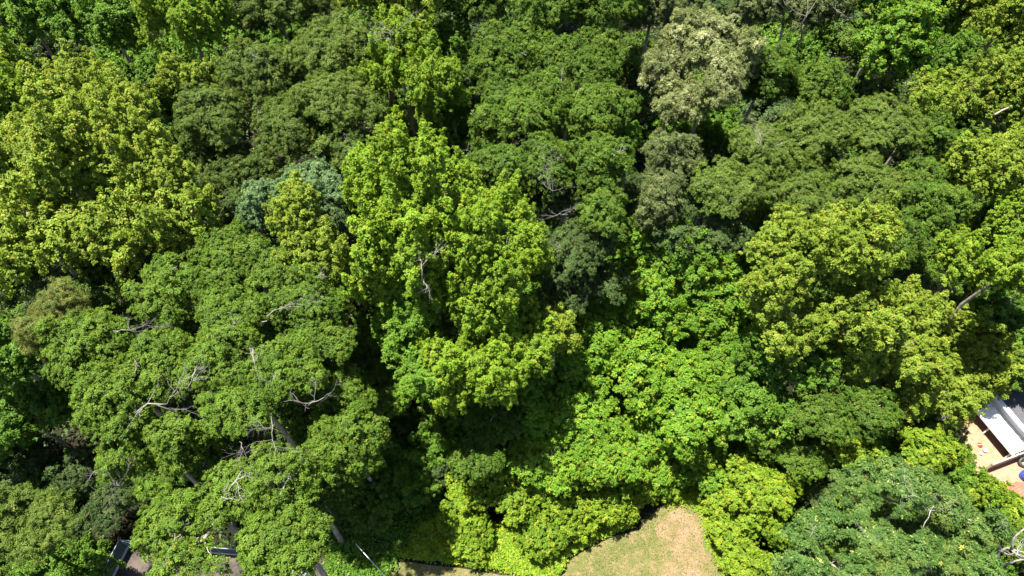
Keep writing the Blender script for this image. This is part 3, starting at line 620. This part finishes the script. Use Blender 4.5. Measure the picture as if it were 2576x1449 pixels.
# ------------------------------------------------------------------ low plants
def scatter(name, label, cat, pts_uv, n, hmax, key, tone, warm, seed, L=None, bx=None, clump=.0, group=None, soft=.22):
    """leaves of ground cover inside a picture polygon laid on the ground"""
    g = np.random.default_rng(seed); poly = np.array([at(u, v, 0)[:2] for u, v in pts_uv])
    lo, hi = poly.min(0), poly.max(0); out = []
    while sum(len(o) for o in out) < n:
        q = lo + g.random((n*2, 2))*(hi-lo); ins = np.zeros(len(q), bool); j = len(poly)-1
        for i in range(len(poly)):
            xi, yi = poly[i]; xj, yj = poly[j]
            ins ^= ((yi > q[:, 1]) != (yj > q[:, 1])) & (q[:, 0] < (xj-xi)*(q[:, 1]-yi)/(yj-yi+1e-9)+xi); j = i
        f = np.sin(q[:, 0]*1.9+np.sin(q[:, 1]*1.3)*2)*np.cos(q[:, 1]*2.3+np.sin(q[:, 0]*.9)*2) + .5*np.sin(q[:, 0]*5.1+q[:, 1]*3.7)
        ins &= g.random(len(q)) < 1 - clump*(f < .0)
        out.append(np.c_[q, f][ins])
    q = np.concatenate(out)[:n]; q[:, :2] += g.normal(size=(n, 2))*soft; h = hmax*(.35+.65*np.clip(q[:, 2]*.5+.5, 0, 1))*g.random(n)**.6
    P = np.c_[q[:, :2], h+.02]; sp = SPEC[key]
    N = np.array([0, 0, 1.0]) + g.normal(size=(n, 3))*.45; D = g.normal(size=(n, 3))
    V = np.zeros((n, 3)); V[:, 0] = np.clip(.5+tone+q[:, 2]*.12+g.normal(size=n)*.2, 0, 1); V[:, 1] = np.clip((g.random(n) < sp['pw'])*.8+warm*.5, 0, 1)
    LL = (L or sp['L'])*g.uniform(.6, 1.2, n)
    me = leaf_mesh(name, P, N, D, LL, LL*sp['W']/sp['L'], V, tri=True)
    return tag(link(name, me, sp['mat']), label, cat, group, 'stuff')
frame = [(-150,-100),(2750,-100),(2750,1560),(-150,1560)]
scatter('undergrowth', 'low leafy undergrowth on the forest floor between the trees', 'undergrowth', [(-150,-40),(2300,-40),(2300,700),(2340,1180),(1950,1300),(1600,1180),(1000,1170),(980,1400),(300,1360),(200,1560),(-150,1560)], 110000, 1.3, 'oakd', -.1, 0, 5, L=.22, clump=.25)
scatter('vine_cover', 'bright yellow-green vines covering the bank above the lawn', 'vines', [(1010,1400),(1040,1340),(1110,1300),(1300,1330),(1480,1330),(1560,1300),(1590,1325),(1540,1342),(1465,1378),(1430,1395),(1405,1450),(1330,1450),(1259,1434),(1159,1416),(1092,1410)], 26000, .5, 'shrub', .1, .06, 6, L=.15, clump=.3, soft=.1)
scatter('weeds', 'weedy green grass fringe along the tip of the lawn', 'weeds', [(1670,1262),(1680,1200),(1740,1190),(1790,1260),(1800,1300),(1830,1400),(1850,1470),(1826,1455),(1812,1409),(1788,1366),(1778,1319),(1766,1286),(1742,1268),(1715,1260),(1692,1262)], 9000, .22, 'shrub', .2, .1, 7, L=.12)
scatter('shaded_weeds', 'dark green weeds in the shade between the pen and the vine bank', 'weeds', [(830,1240),(1110,1160),(1110,1290),(1040,1350),(990,1420),(960,1470),(820,1470)], 14000, .5, 'green', -.3, 0, 8, L=.16, clump=.5)  # weed colour darkened by tone, shade under the oaks painted in
# lawn tufts
scatter('grass', 'thin dry grass tufts on the lawn', 'grass', [(985,1440),(1000,1420),(1259,1450),(1415,1452),(1436,1412),(1545,1353),(1612,1337),(1640,1300),(1700,1264),(1745,1272),(1765,1290),(1785,1366),(1822,1449),(1850,1520),(1000,1520)], 22000, .05, 'pine', .5, .2, 9, L=.09, clump=.6)

scatter('leaf_litter', 'dry brown leaves scattered on the bare patch of the lawn', 'leaf litter', [(1450,1449),(1560,1360),(1640,1300),(1700,1268),(1745,1275),(1785,1366),(1822,1449),(1850,1520),(1440,1520)], 5000, .01, 'dull', -.6, .0, 10, L=.07, clump=.5)
scatter('grass', 'greener grass tufts along the shrub side of the lawn', 'grass', [(985,1440),(1000,1420),(1100,1426),(1259,1448),(1415,1450),(1436,1408),(1545,1350),(1612,1333),(1640,1290),(1650,1310),(1620,1380),(1560,1400),(1540,1470),(1000,1520)], 4000, .05, 'dull', .1, .2, 14, L=.08, clump=.5, soft=.12)
# ------------------------------------------------------------------ bare wood
def dead(label, name, uvz, r0, kids, seed, mat=DEAD, r1=.3, depth=2, cat='branch', group=None, klen=.45, n=6):
    rng = random.Random(seed); pts = [at(*p) for p in uvz]; r1 = min(r1, .35) if cat == 'branch' else r1
    if cat == 'branch': pts[0] = at(uvz[0][0], uvz[0][1]+6, uvz[0][2]-1.2)
    o = empty(name, pts[0], label, cat, group)
    b = pts[0]; mb = MB(); q = []; r0 *= .38 if cat == 'branch' else 1; kids += 2*(cat == 'branch')
    for i in range(len(pts)-1):
        s = wander(pts[i]-b, pts[i+1]-b, rng, 3, .05); q += s if i == 0 else s[1:]
    m = len(q); mb.tube(q, [r0*(1-(1-r1)*i/(m-1)) for i in range(m)], n)
    mb.build('stem', mat, o, smooth=True)
    L = (q[-1]-q[0]).length
    for k in range(kids):
        i = rng.randrange(max(1, m//3), m); d = (q[i]-q[i-1]).normalized()
        d = (d*.7 + Vector((rng.gauss(0,.8), rng.gauss(0,.8), rng.gauss(0,.35)))).normalized(); m2 = MB()
        twiggy(m2, q[i], d, L*klen*rng.uniform(.6,1.2), r0*(1-(1-r1)*i/(m-1))*.6, depth, rng, .6)
        m2.build('twig', mat, o)
    return o
BR = 'dead branches standing out of the oaks'
dead('bleached forked branch hanging in the large oak, the whitest one', 'dead_branch', [(683,1040,16),(686,1075,16),(684,1118,15.6),(700,1135,15.4)], .045, 5, 11, group=BR, klen=.55)
dead('second bleached branch, left arm above the fan of fine twigs', 'dead_branch', [(684,1072,16),(665,1078,16),(648,1058,16)], .03, 4, 12, group=BR)
dead('fan of fine grey twigs at the left rim of the oak', 'dead_branch', [(300,1205,13),(288,1222,13),(284,1238,12.6)], .035, 6, 13, group=BR, klen=.8)
dead('arched grey limb in the upper left oak', 'dead_branch', [(660,815,15.5),(672,795,16),(690,780,16.2),(725,772,16)], .09, 2, 14, group=BR, r1=.5)
dead('straight grey limb lying across the oak crown', 'dead_branch', [(285,826,16),(315,830,16),(345,834,15.7)], .06, 3, 15, group=BR)
dead('thick grey limb crossing the black hole in the oak', 'dead_branch', [(340,1035,15),(372,1015,15.5),(420,1016,15.3)], .13, 2, 16, group=BR, r1=.6)
dead('upright thick grey limb among the bare oak twigs', 'dead_branch', [(636,870,16.6),(640,912,16.2)], .10, 2, 17, group=BR, r1=.6)
dead('long pale limb leaning above the pen oak', 'dead_branch', [(572,1243,15.5),(592,1210,15.8),(612,1180,15.4)], .11, 1, 18, group=BR, r1=.6)
dead('thin pale limb beside the leaning oak limb', 'dead_branch', [(603,1105,16),(612,1130,16),(625,1158,15.6)], .045, 1, 19, group=BR)
dead('grey limb leaning across the dark upper oak', 'dead_branch', [(470,975,15.6),(485,945,16),(497,920,15.8)], .10, 2, 20, group=BR, r1=.5)
dead('short pale stub at the right of the oak group', 'dead_branch', [(775,1015,15.4),(815,1000,15.4)], .09, 1, 21, group=BR, r1=.6)
dead('white forked branch in the dark oak, upper of two', 'dead_branch', [(1385,505,15),(1390,480,15.3),(1372,468,15.3)], .05, 4, 22, group=BR)
dead('white forked branch in the dark oak, lower of two', 'dead_branch', [(1432,543,14.2),(1408,537,14.5),(1390,545,14)], .07, 3, 23, group=BR)
dead('pale branch in the shade below the white forked one', 'dead_branch', [(1400,660,12),(1392,640,12.5),(1384,625,12.5)], .05, 3, 24, group=BR)
dead('brown twisted twigs over the middle oak', 'dead_branch', [(1395,420,16),(1385,405,16),(1372,400,15.8)], .05, 6, 25, group=BR, klen=.8)
dead('thick pale trunk leaning out of the sparse top tree', 'dead_limb', [(1990,148,9),(2008,110,12),(2016,60,15),(2032,30,16)], .20, 1, 26, mat=BARK, r1=.45)
dead('white twisted branch at the top edge on the right', 'dead_branch', [(2150,50,14.5),(2125,40,15),(2095,18,15)], .06, 1, 27, group=BR)
dead('pale fallen log near the right edge', 'fallen_log', [(2500,290,13),(2520,278,13.4),(2545,266,13.8)], .08, 0, 28, mat=BARK, r1=.8, cat='log')
dead('lone bare brown trunk standing in the gap at top centre', 'tree_trunk', [(989,290,4),(984,245,8),(980,200,11.5)], .20, 0, 29, mat=BARKB, r1=.75, cat='trunk')
dead('grey forked stem in the crown above the brown trunk', 'dead_branch', [(983,110,15.5),(984,85,16.5),(990,70,17)], .13, 3, 30, group=BR)
dead('grey bare stem in the middle of the bright centre tree', 'dead_branch', [(1057,720,16),(1062,680,17),(1058,650,17.3)], .12, 3, 31, group=BR)
dead('pale tangle of bare twigs near the right edge', 'dead_branch', [(2548,735,9),(2560,722,9.5),(2588,735,9)], .06, 6, 32, group=BR, klen=.8)
dead('brown trunk leaning beside the clay clearing', 'tree_trunk', [(2341,742,.1),(2350,722,2),(2360,700,4)], .16, 0, 33, mat=BARK, r1=.8, cat='trunk')
dead('forked brown stems near the rim of the olive oak', 'dead_branch', [(1915,385,15),(1912,365,15.5),(1900,350,15.6)], .06, 4, 34, group=BR, mat=BARK)
dead('dark bare limb running up through the compound-leaved tree', 'dead_limb', [(2300,1360,8),(2320,1330,9.5),(2340,1285,10.5)], .08, 1, 35, mat=BARKP, r1=.4)
# dead tree, bottom right corner
dt = dead('bleached leafless tree with crooked limbs in the bottom right corner', 'dead_tree', [(2510,1452,1),(2522,1424,3.5),(2508,1400,5),(2516,1384,5.6),(2536,1378,6),(2560,1395,6.3),(2590,1405,6.5)], .09, 5, 37, cat='tree', r1=.55, klen=.25)
for seg in ([(2484,1385,5),(2500,1408,4),(2512,1450,2)], [(2486,1362,6),(2508,1372,6.4)], [(2545,1380,6.2),(2550,1355,6.8),(2576,1330,7.4)], [(2514,1384,5.6),(2512,1362,6.5),(2505,1350,7)],
            [(2523,1421,3.5),(2545,1415,4.6),(2590,1404,5.2)], [(2523,1450,2),(2560,1440,2.6),(2600,1430,3)], [(2484,1432,2.5),(2490,1452,2)], [(2508,1400,5),(2494,1398,5.5)]):
    m2 = MB(); q = [at(*p)-dt.location for p in seg]; q = [x for i in range(len(q)-1) for x in wander(q[i], q[i+1], random.Random(len(m2.v)+i), 3, .05)[(i > 0):]]
    m2.tube(q, [.075-.04*i/(len(q)-1) for i in range(len(q))], 6); m2.build('limb', DEAD, dt, smooth=True)

# ------------------------------------------------------------------ grey snag pole and cable, bottom
p0, p1 = at(864, 1368, 0), at(838, 1300, 0)
p1 = Vector((p0.x - .35, p0.y + .5, 4.3))
pole = empty('broken_pole', p0, 'weathered broken pole standing in the shade right of the oaks', 'pole')
mb = MB(); mb.tube([(0,0,-.1), (p1-p0)*.5+Vector((.03,0,0)), p1-p0], [.17,.155,.14], 10); mb.build('shaft', BARK, pole, smooth=True)
mb = MB(); rngp = random.Random(3)
for k in range(7):
    a = k*.9; e = p1-p0+Vector((.12*math.cos(a), .12*math.sin(a), 0)); mb.tube([e-Vector((0,0,.15)), e+Vector((.05*math.cos(a), .05*math.sin(a), rngp.uniform(.05,.3)))], [.035,.008], 4)
mb.build('splinter', BARK, pole)
CABLE = rough_mat('white_cable', (.6,.6,.58), (.75,.75,.72), 4, bump=0)
cb = MB(); a, b = at(895,1368,2.2), at(1000,1482,5.0); pts = []
for i in range(13):
    t = i/12; p = a.lerp(b, t); p.z -= .25*math.sin(math.pi*t); pts.append(p)
cb.tube(pts, .018, 6); tag(cb.build('cable', CABLE), 'thin white cable running down to the bottom edge beside the lawn', 'cable')
gx = dead('small pale twig lying at the left end of the lawn strip', 'fallen_twig', [(975,1392,.1),(990,1400,.12)], .03, 2, 41, cat='twig')

# ------------------------------------------------------------------ fenced pen, bottom left
FRM = rough_mat('galvanised', (.12,.15,.15), (.22,.26,.26), 5, bump=0, rough=.5)
SCR = rough_mat('green_screen', (.045,.065,.06), (.075,.10,.095), 30, bump=.4)
BRD = rough_mat('weathered_board', (.26,.25,.22), (.48,.46,.42), 7, bump=.3)
A = at(325,1374,0); B = at(262,1500,0); Cc = at(620,1398,0); HF = 1.3
fen = empty('pen_fence', A, 'dark screened fence with pale base board around the bare pen', 'fence')
def panel(p, q, nm):
    p, q = p-A, q-A; d = (q-p); L = d.length; a = math.atan2(d.y, d.x); m = (p+q)/2; n = 5 if L > 3 else 3
    MB().box((m.x, m.y, HF/2+.12), (L, .02, HF-.24), a).build('screen_panel', SCR, fen)
    MB().tube([p+Vector((0,0,HF)), q+Vector((0,0,HF))], .028, 8).build('top_rail', FRM, fen)
    MB().box((m.x, m.y, .11), (L-.1, .06, .22), a).build('base_board', BRD, fen)
    for i in range(n+1):
        r = p.lerp(q, i/n); MB().tube([r, r+Vector((0,0,HF+.06))], .032, 8).build('post', FRM, fen)
panel(A, B, 0); panel(A+Vector((.12,0,0)), Cc, 1)
mb = MB(); bp_ = A.lerp(Cc, .0)-A; mb.tube([bp_+Vector((0,0,HF+.05)), (Cc-A)*.33+Vector((0,-.35,.35))], .022, 6); mb.build('brace', FRM, fen)
# a galvanised tank end, bottom
tk = at(775, 1452, 0); tank = empty('metal_tank', tk, 'grey rounded metal tank at the bottom edge under the oak', 'tank')
mb = MB(); prof = [(0,.30),(.9,.30),(1.05,.27),(1.15,.2),(1.2,.08)]
n = 16; vs = []; fs = []
for (z, r) in prof:
    for j in range(n): vs.append((r*math.cos(6.2832*j/n), r*math.sin(6.2832*j/n), z))
for i in range(len(prof)-1):
    for j in range(n): fs.append((i*n+j, i*n+(j+1) % n, (i+1)*n+(j+1) % n, (i+1)*n+j))
fs.append(tuple((len(prof)-1)*n+j for j in range(n))); mb.add(vs, fs); mb.build('shell', FRM, tank, smooth=True)
MB().tube([(0,0,1.19),(0,0,1.27)], .06, 8).build('valve', DEAD, tank)

# ------------------------------------------------------------------ house with white patio roof, right
WHITE = rough_mat('white_metal', (.60,.61,.62), (.72,.72,.72), 2, bump=0, rough=.35)
SIDING = rough_mat('siding', (.50,.50,.50), (.58,.58,.57), 3, bump=.1)
SHING = rough_mat('shingle', (.045,.045,.05), (.10,.10,.11), 18, bump=.6)
house = empty('house', at(2540,1060,0), 'house with dark shingle roof and white ribbed patio roof at the right edge', 'house')
hb = house.location
za, zh, ze = 1.0, 1.3, 2.1       # patio eave, patio top, roof eave
E0, E1 = at(2438,1010,za), at(2549,1143,za)       # outer eave of the patio roof
ed = (E1-E0).normalized(); nrm = Vector((-ed.y, ed.x, 0)); nrm = nrm if nrm.x > 0 else -nrm
Wp = (at(2505,1028,zh) - at(2449,1025,za)).dot(nrm)
Le = (E1-E0).length
def H(s, w_, z): p = E0 + ed*s + nrm*w_; return Vector((p.x-hb.x, p.y-hb.y, z))
nr = int(Le/.16)
for i in range(nr):                                # ribbed pans, each a part
    s0, s1 = Le*i/nr, Le*(i+1)/nr; r_ = .045
    vs = []
    for w_, z in ((0, za), (Wp, zh)):
        vs += [H(s0, w_, z+.03), H(s0+r_, w_, z+.065), H(s0+r_*1.6, w_, z+.03), H(s1, w_, z+.03), H(s1, w_, z), H(s0, w_, z)]
    MB().add(vs, [(0,1,7,6), (1,2,8,7), (2,3,9,8), (3,4,10,9), (4,5,11,10), (5,0,6,11), (0,5,4,3,2,1), (6,7,8,9,10,11)]).build('roof_panel', WHITE, house)
MB().add([H(-.05,-.10,za+.05), H(Le+.05,-.10,za+.05), H(Le+.05,-.003,za+.05), H(-.05,-.003,za+.05), H(-.05,-.10,za-.08), H(Le+.05,-.10,za-.08), H(Le+.05,-.003,za-.08), H(-.05,-.003,za-.08)],
         [(0,1,2,3), (7,6,5,4), (0,4,5,1), (1,5,6,2), (2,6,7,3), (3,7,4,0)]).build('patio_gutter', WHITE, house)
for s in (.1, Le*.5, Le-.1):
    MB().box((*H(s, .05, 0).to_2d(), za/2), (.09, .09, za-.02), math.atan2(ed.y, ed.x)).build('patio_post', WHITE, house)
# wall of clapboards
nb = 18
for k in range(nb):
    z0, z1 = ze*k/nb, ze*(k+1)/nb
    MB().add([H(-1.5,Wp+.02,z0), H(Le+4,Wp+.02,z0), H(Le+4,Wp+.045,z1), H(-1.5,Wp+.045,z1), H(-1.5,Wp+.2,z0), H(Le+4,Wp+.2,z0), H(Le+4,Wp+.2,z1), H(-1.5,Wp+.2,z1)],
             [(0,1,2,3), (4,7,6,5), (0,4,5,1), (3,2,6,7), (0,3,7,4), (1,5,6,2)]).build('siding_board', SIDING, house)
MB().add([H(-1.8,Wp-.30,ze+.1), H(Le+4.2,Wp-.30,ze+.1), H(Le+4.2,Wp-.03,ze+.1), H(-1.8,Wp-.03,ze+.1), H(-1.8,Wp-.30,ze-.02), H(Le+4.2,Wp-.30,ze-.02), H(Le+4.2,Wp-.03,ze-.02), H(-1.8,Wp-.03,ze-.02)],
         [(0,1,2,3), (7,6,5,4), (0,4,5,1), (1,5,6,2), (2,6,7,3), (3,7,4,0)]).build('gutter', WHITE, house)
# shingle roof: courses overlapping, one part each
slope = .42; nc = 26
for k in range(nc):
    w0 = Wp-.06+k*.16; z0 = ze+.06+k*.16*slope; w1 = w0+.20; z1 = z0+.20*slope
    MB().add([H(-1.8,w0,z0+.02), H(Le+4.2,w0,z0+.02), H(Le+4.2,w1,z1), H(-1.8,w1,z1), H(-1.8,w0,z0), H(Le+4.2,w0,z0), H(Le+4.2,w1,z1-.02), H(-1.8,w1,z1-.02)],
             [(0,1,2,3), (7,6,5,4), (0,4,5,1), (1,5,6,2), (2,6,7,3), (3,7,4,0)]).build('shingle_course', SHING, house)
# wooden board fence
FW = rough_mat('fence_board', (.30,.26,.20), (.46,.41,.33), 6, stretch=(1,1,.3), bump=.3)
f0, f1 = at(2476,1184,0), at(2600,1136,0); fh = .95
fo = empty('board_fence', f0, 'low weathered board fence running from the white patio roof across the dirt yard', 'fence')
d = f1-f0; L = d.length; a = math.atan2(d.y, d.x); nbd = int(L/.145)
bm0 = MB().box((0,0,fh/2), (.135,.022,fh)); me0 = None
for i in range(nbd):
    p = d.normalized()*(i+.5)*.145
    if me0 is None: ob = bm0.build('board', FW, fo); me0 = ob.data
    else: ob = link('board', me0, None, fo)
    ob.location = (p.x, p.y, random.Random(i).uniform(-.03,.01)); ob.rotation_euler.z = a + random.Random(i).uniform(-.03,.03)
MB().box((d.x/2, d.y/2+.04, fh-.02), (L, .07, .04), a).build('rail', FW, fo)
for t in (.01, .5, .99): MB().box((d.x*t+.02, d.y*t+.07, fh/2+.03), (.09,.09,fh+.06), a).build('post', FW, fo)

# things in the yard
def pmat(name, c, r=.5): return rough_mat(name, tuple(x*.85 for x in c), c, 5, bump=.1, rough=r)
RED = pmat('red_plastic', (.62,.07,.05)); PINK = pmat('pink_plastic', (.70,.30,.30)); WHT = pmat('white_plastic', (.72,.72,.72)); BLK = pmat('black_plastic', (.03,.03,.03)); BLU = pmat('blue_plastic', (.02,.07,.50), .35)
def tub(name, label, cat, u, v, r, h, mat, z=0, open_=True, sq=False):
    p = at(u, v, z); o = empty(name, p, label, cat); n = 4 if sq else 14; q = math.pi/4 if sq else 0
    prof = [(.0,r*.78),(h,r),(h+.01,r*1.06),(h,r*1.06),(h-.02,r*.93),(h*.2,r*.72)] if open_ else [(0,r*.85),(h*.5,r),(h*.9,r*.8),(h,r*.3)]
    vs = [(rr*math.cos(q+6.2832*j/n), rr*math.sin(q+6.2832*j/n), zz+.006) for zz, rr in prof for j in range(n)]
    fs = [(i*n+j, i*n+(j+1) % n, (i+1)*n+(j+1) % n, (i+1)*n+j) for i in range(len(prof)-1) for j in range(n)]
    fs += [tuple(j for j in reversed(range(n))), tuple((len(prof)-1)*n+j for j in range(n))]
    MB().add(vs, fs).build('shell', mat, o)
    MB().tube([(-r,0,h*.9),(-r*.7,0,h*1.25),(0,0,h*1.4),(r*.7,0,h*1.25),(r,0,h*.9)], .012, 5).build('handle', WHT if mat is not WHT else BLK, o)
    return o
tub('plastic_tub', 'red plastic tub lying on the dirt yard', 'tub', 2463, 1121, .16, .16, RED, sq=True)
tub('plastic_tub', 'pink plastic tub next to the red one on the dirt yard', 'tub', 2476, 1134, .15, .12, PINK)
tub('bucket', 'small white bucket left of the pink tub', 'bucket', 2465, 1142, .10, .14, WHT)
tub('bucket', 'small black bucket standing against the edge of the patio roof', 'bucket', 2521, 1118, .12, .25, BLK)
tub('plant_pot', 'dark plant pot at the corner of patio roof and board fence', 'pot', 2533, 1143, .13, .2, BLK)
tub('barrel', 'bright blue plastic barrel at the right edge below the board fence', 'barrel', 2574, 1200, .34, .7, BLU, open_=False)
scatter('pot_plant', 'small green plant in the dark pot', 'plant', [(2527,1136),(2540,1136),(2540,1147),(2527,1147)], 90, .35, 'oak', 0, 0, 77, L=.12, soft=.02)
ty = at(2570, 1166, 0); tyre = empty('tyre', ty, 'black rubber tyre leaning by the fence at the right edge', 'tyre')
def torus(name, Rr, rr, mat, par, rx):
    me = bpy.data.meshes.new(name); N_, M_ = 24, 8; vs = []; fs = []
    for i in range(N_):
        for j in range(M_):
            a, b = 6.2832*i/N_, 6.2832*j/M_; x, y, z = (Rr+rr*math.cos(b))*math.cos(a), (Rr+rr*math.cos(b))*math.sin(a), rr*math.sin(b)
            vs.append((x, y*math.cos(rx)-z*math.sin(rx), y*math.sin(rx)+z*math.cos(rx)+Rr*math.sin(rx)+rr))
            fs.append((i*M_+j, ((i+1) % N_)*M_+j, ((i+1) % N_)*M_+(j+1) % M_, i*M_+(j+1) % M_))
    me.from_pydata(vs, [], fs); return link(name, me, mat, par)
torus('rubber_ring', .26, .09, BLK, tyre, .5)
# red shed roof in the corner of the yard
REDR = rough_mat('red_sheet_metal', (.42,.07,.04), (.55,.11,.07), 4, bump=.1, rough=.45)
sh = empty('red_shed', at(2570,1240,0), 'low red shed with sheet metal roof at the right edge of the yard', 'shed'); sb = sh.location
P = [at(2522,1230,1.6), at(2556,1211,1.9), at(2650,1225,1.9), at(2600,1262,1.6)]; npn = 8
for i in range(npn):
    a0, a1 = i/npn, (i+.96)/npn
    q = [P[0].lerp(P[3], a0), P[0].lerp(P[3], a1), P[1].lerp(P[2], a1), P[1].lerp(P[2], a0)]; q = [x-sb for x in q]; m_ = (q[0]+q[3])/2
    MB().add([*q, *(x-Vector((0,0,.03)) for x in q)], [(0,1,2,3), (7,6,5,4), (0,4,5,1), (1,5,6,2), (2,6,7,3), (3,7,4,0)]).build('roof_panel', REDR, sh)
base = [x-sb for x in P]; ins = [x*.93 for x in [Vector((p.x, p.y, 0)) for p in base]]
MB().add([(p.x, p.y, 0) for p in ins] + [(p.x, p.y, 1.5) for p in ins], [(3,2,1,0), (0,1,5,4), (1,2,6,5), (2,3,7,6), (3,0,4,7), (4,5,6,7)]).build('wall', pmat('red_wall', (.35,.06,.04)), sh)
# stones by the bush
for k, (u, v) in enumerate(((2476,1331), (2487,1338), (2462,1325))):
    me = bpy.data.meshes.new('stone'); rk = random.Random(k); vs = []; N_ = 9
    for zz, rr in ((0,.8),(.4,1),(.75,.7)):
        for j in range(N_): a = 6.2832*j/N_; r_ = .2*rr*rk.uniform(.8,1.15); vs.append((r_*math.cos(a), r_*math.sin(a), .25*zz))
    fs = [(i*N_+j, i*N_+(j+1) % N_, (i+1)*N_+(j+1) % N_, (i+1)*N_+j) for i in range(2) for j in range(N_)] + [tuple(2*N_+j for j in range(N_))]
    me.from_pydata(vs, [], fs)
    tag(link('stone', me, DEAD, loc=at(u, v, 0)), 'pale stone beside the dull bush, ' + ('middle', 'lower', 'upper')[k] + ' one of three', 'stone', 'pale stones by the bush')
print('LEAVES', TOTAL[0], 'trees', len(ALL))
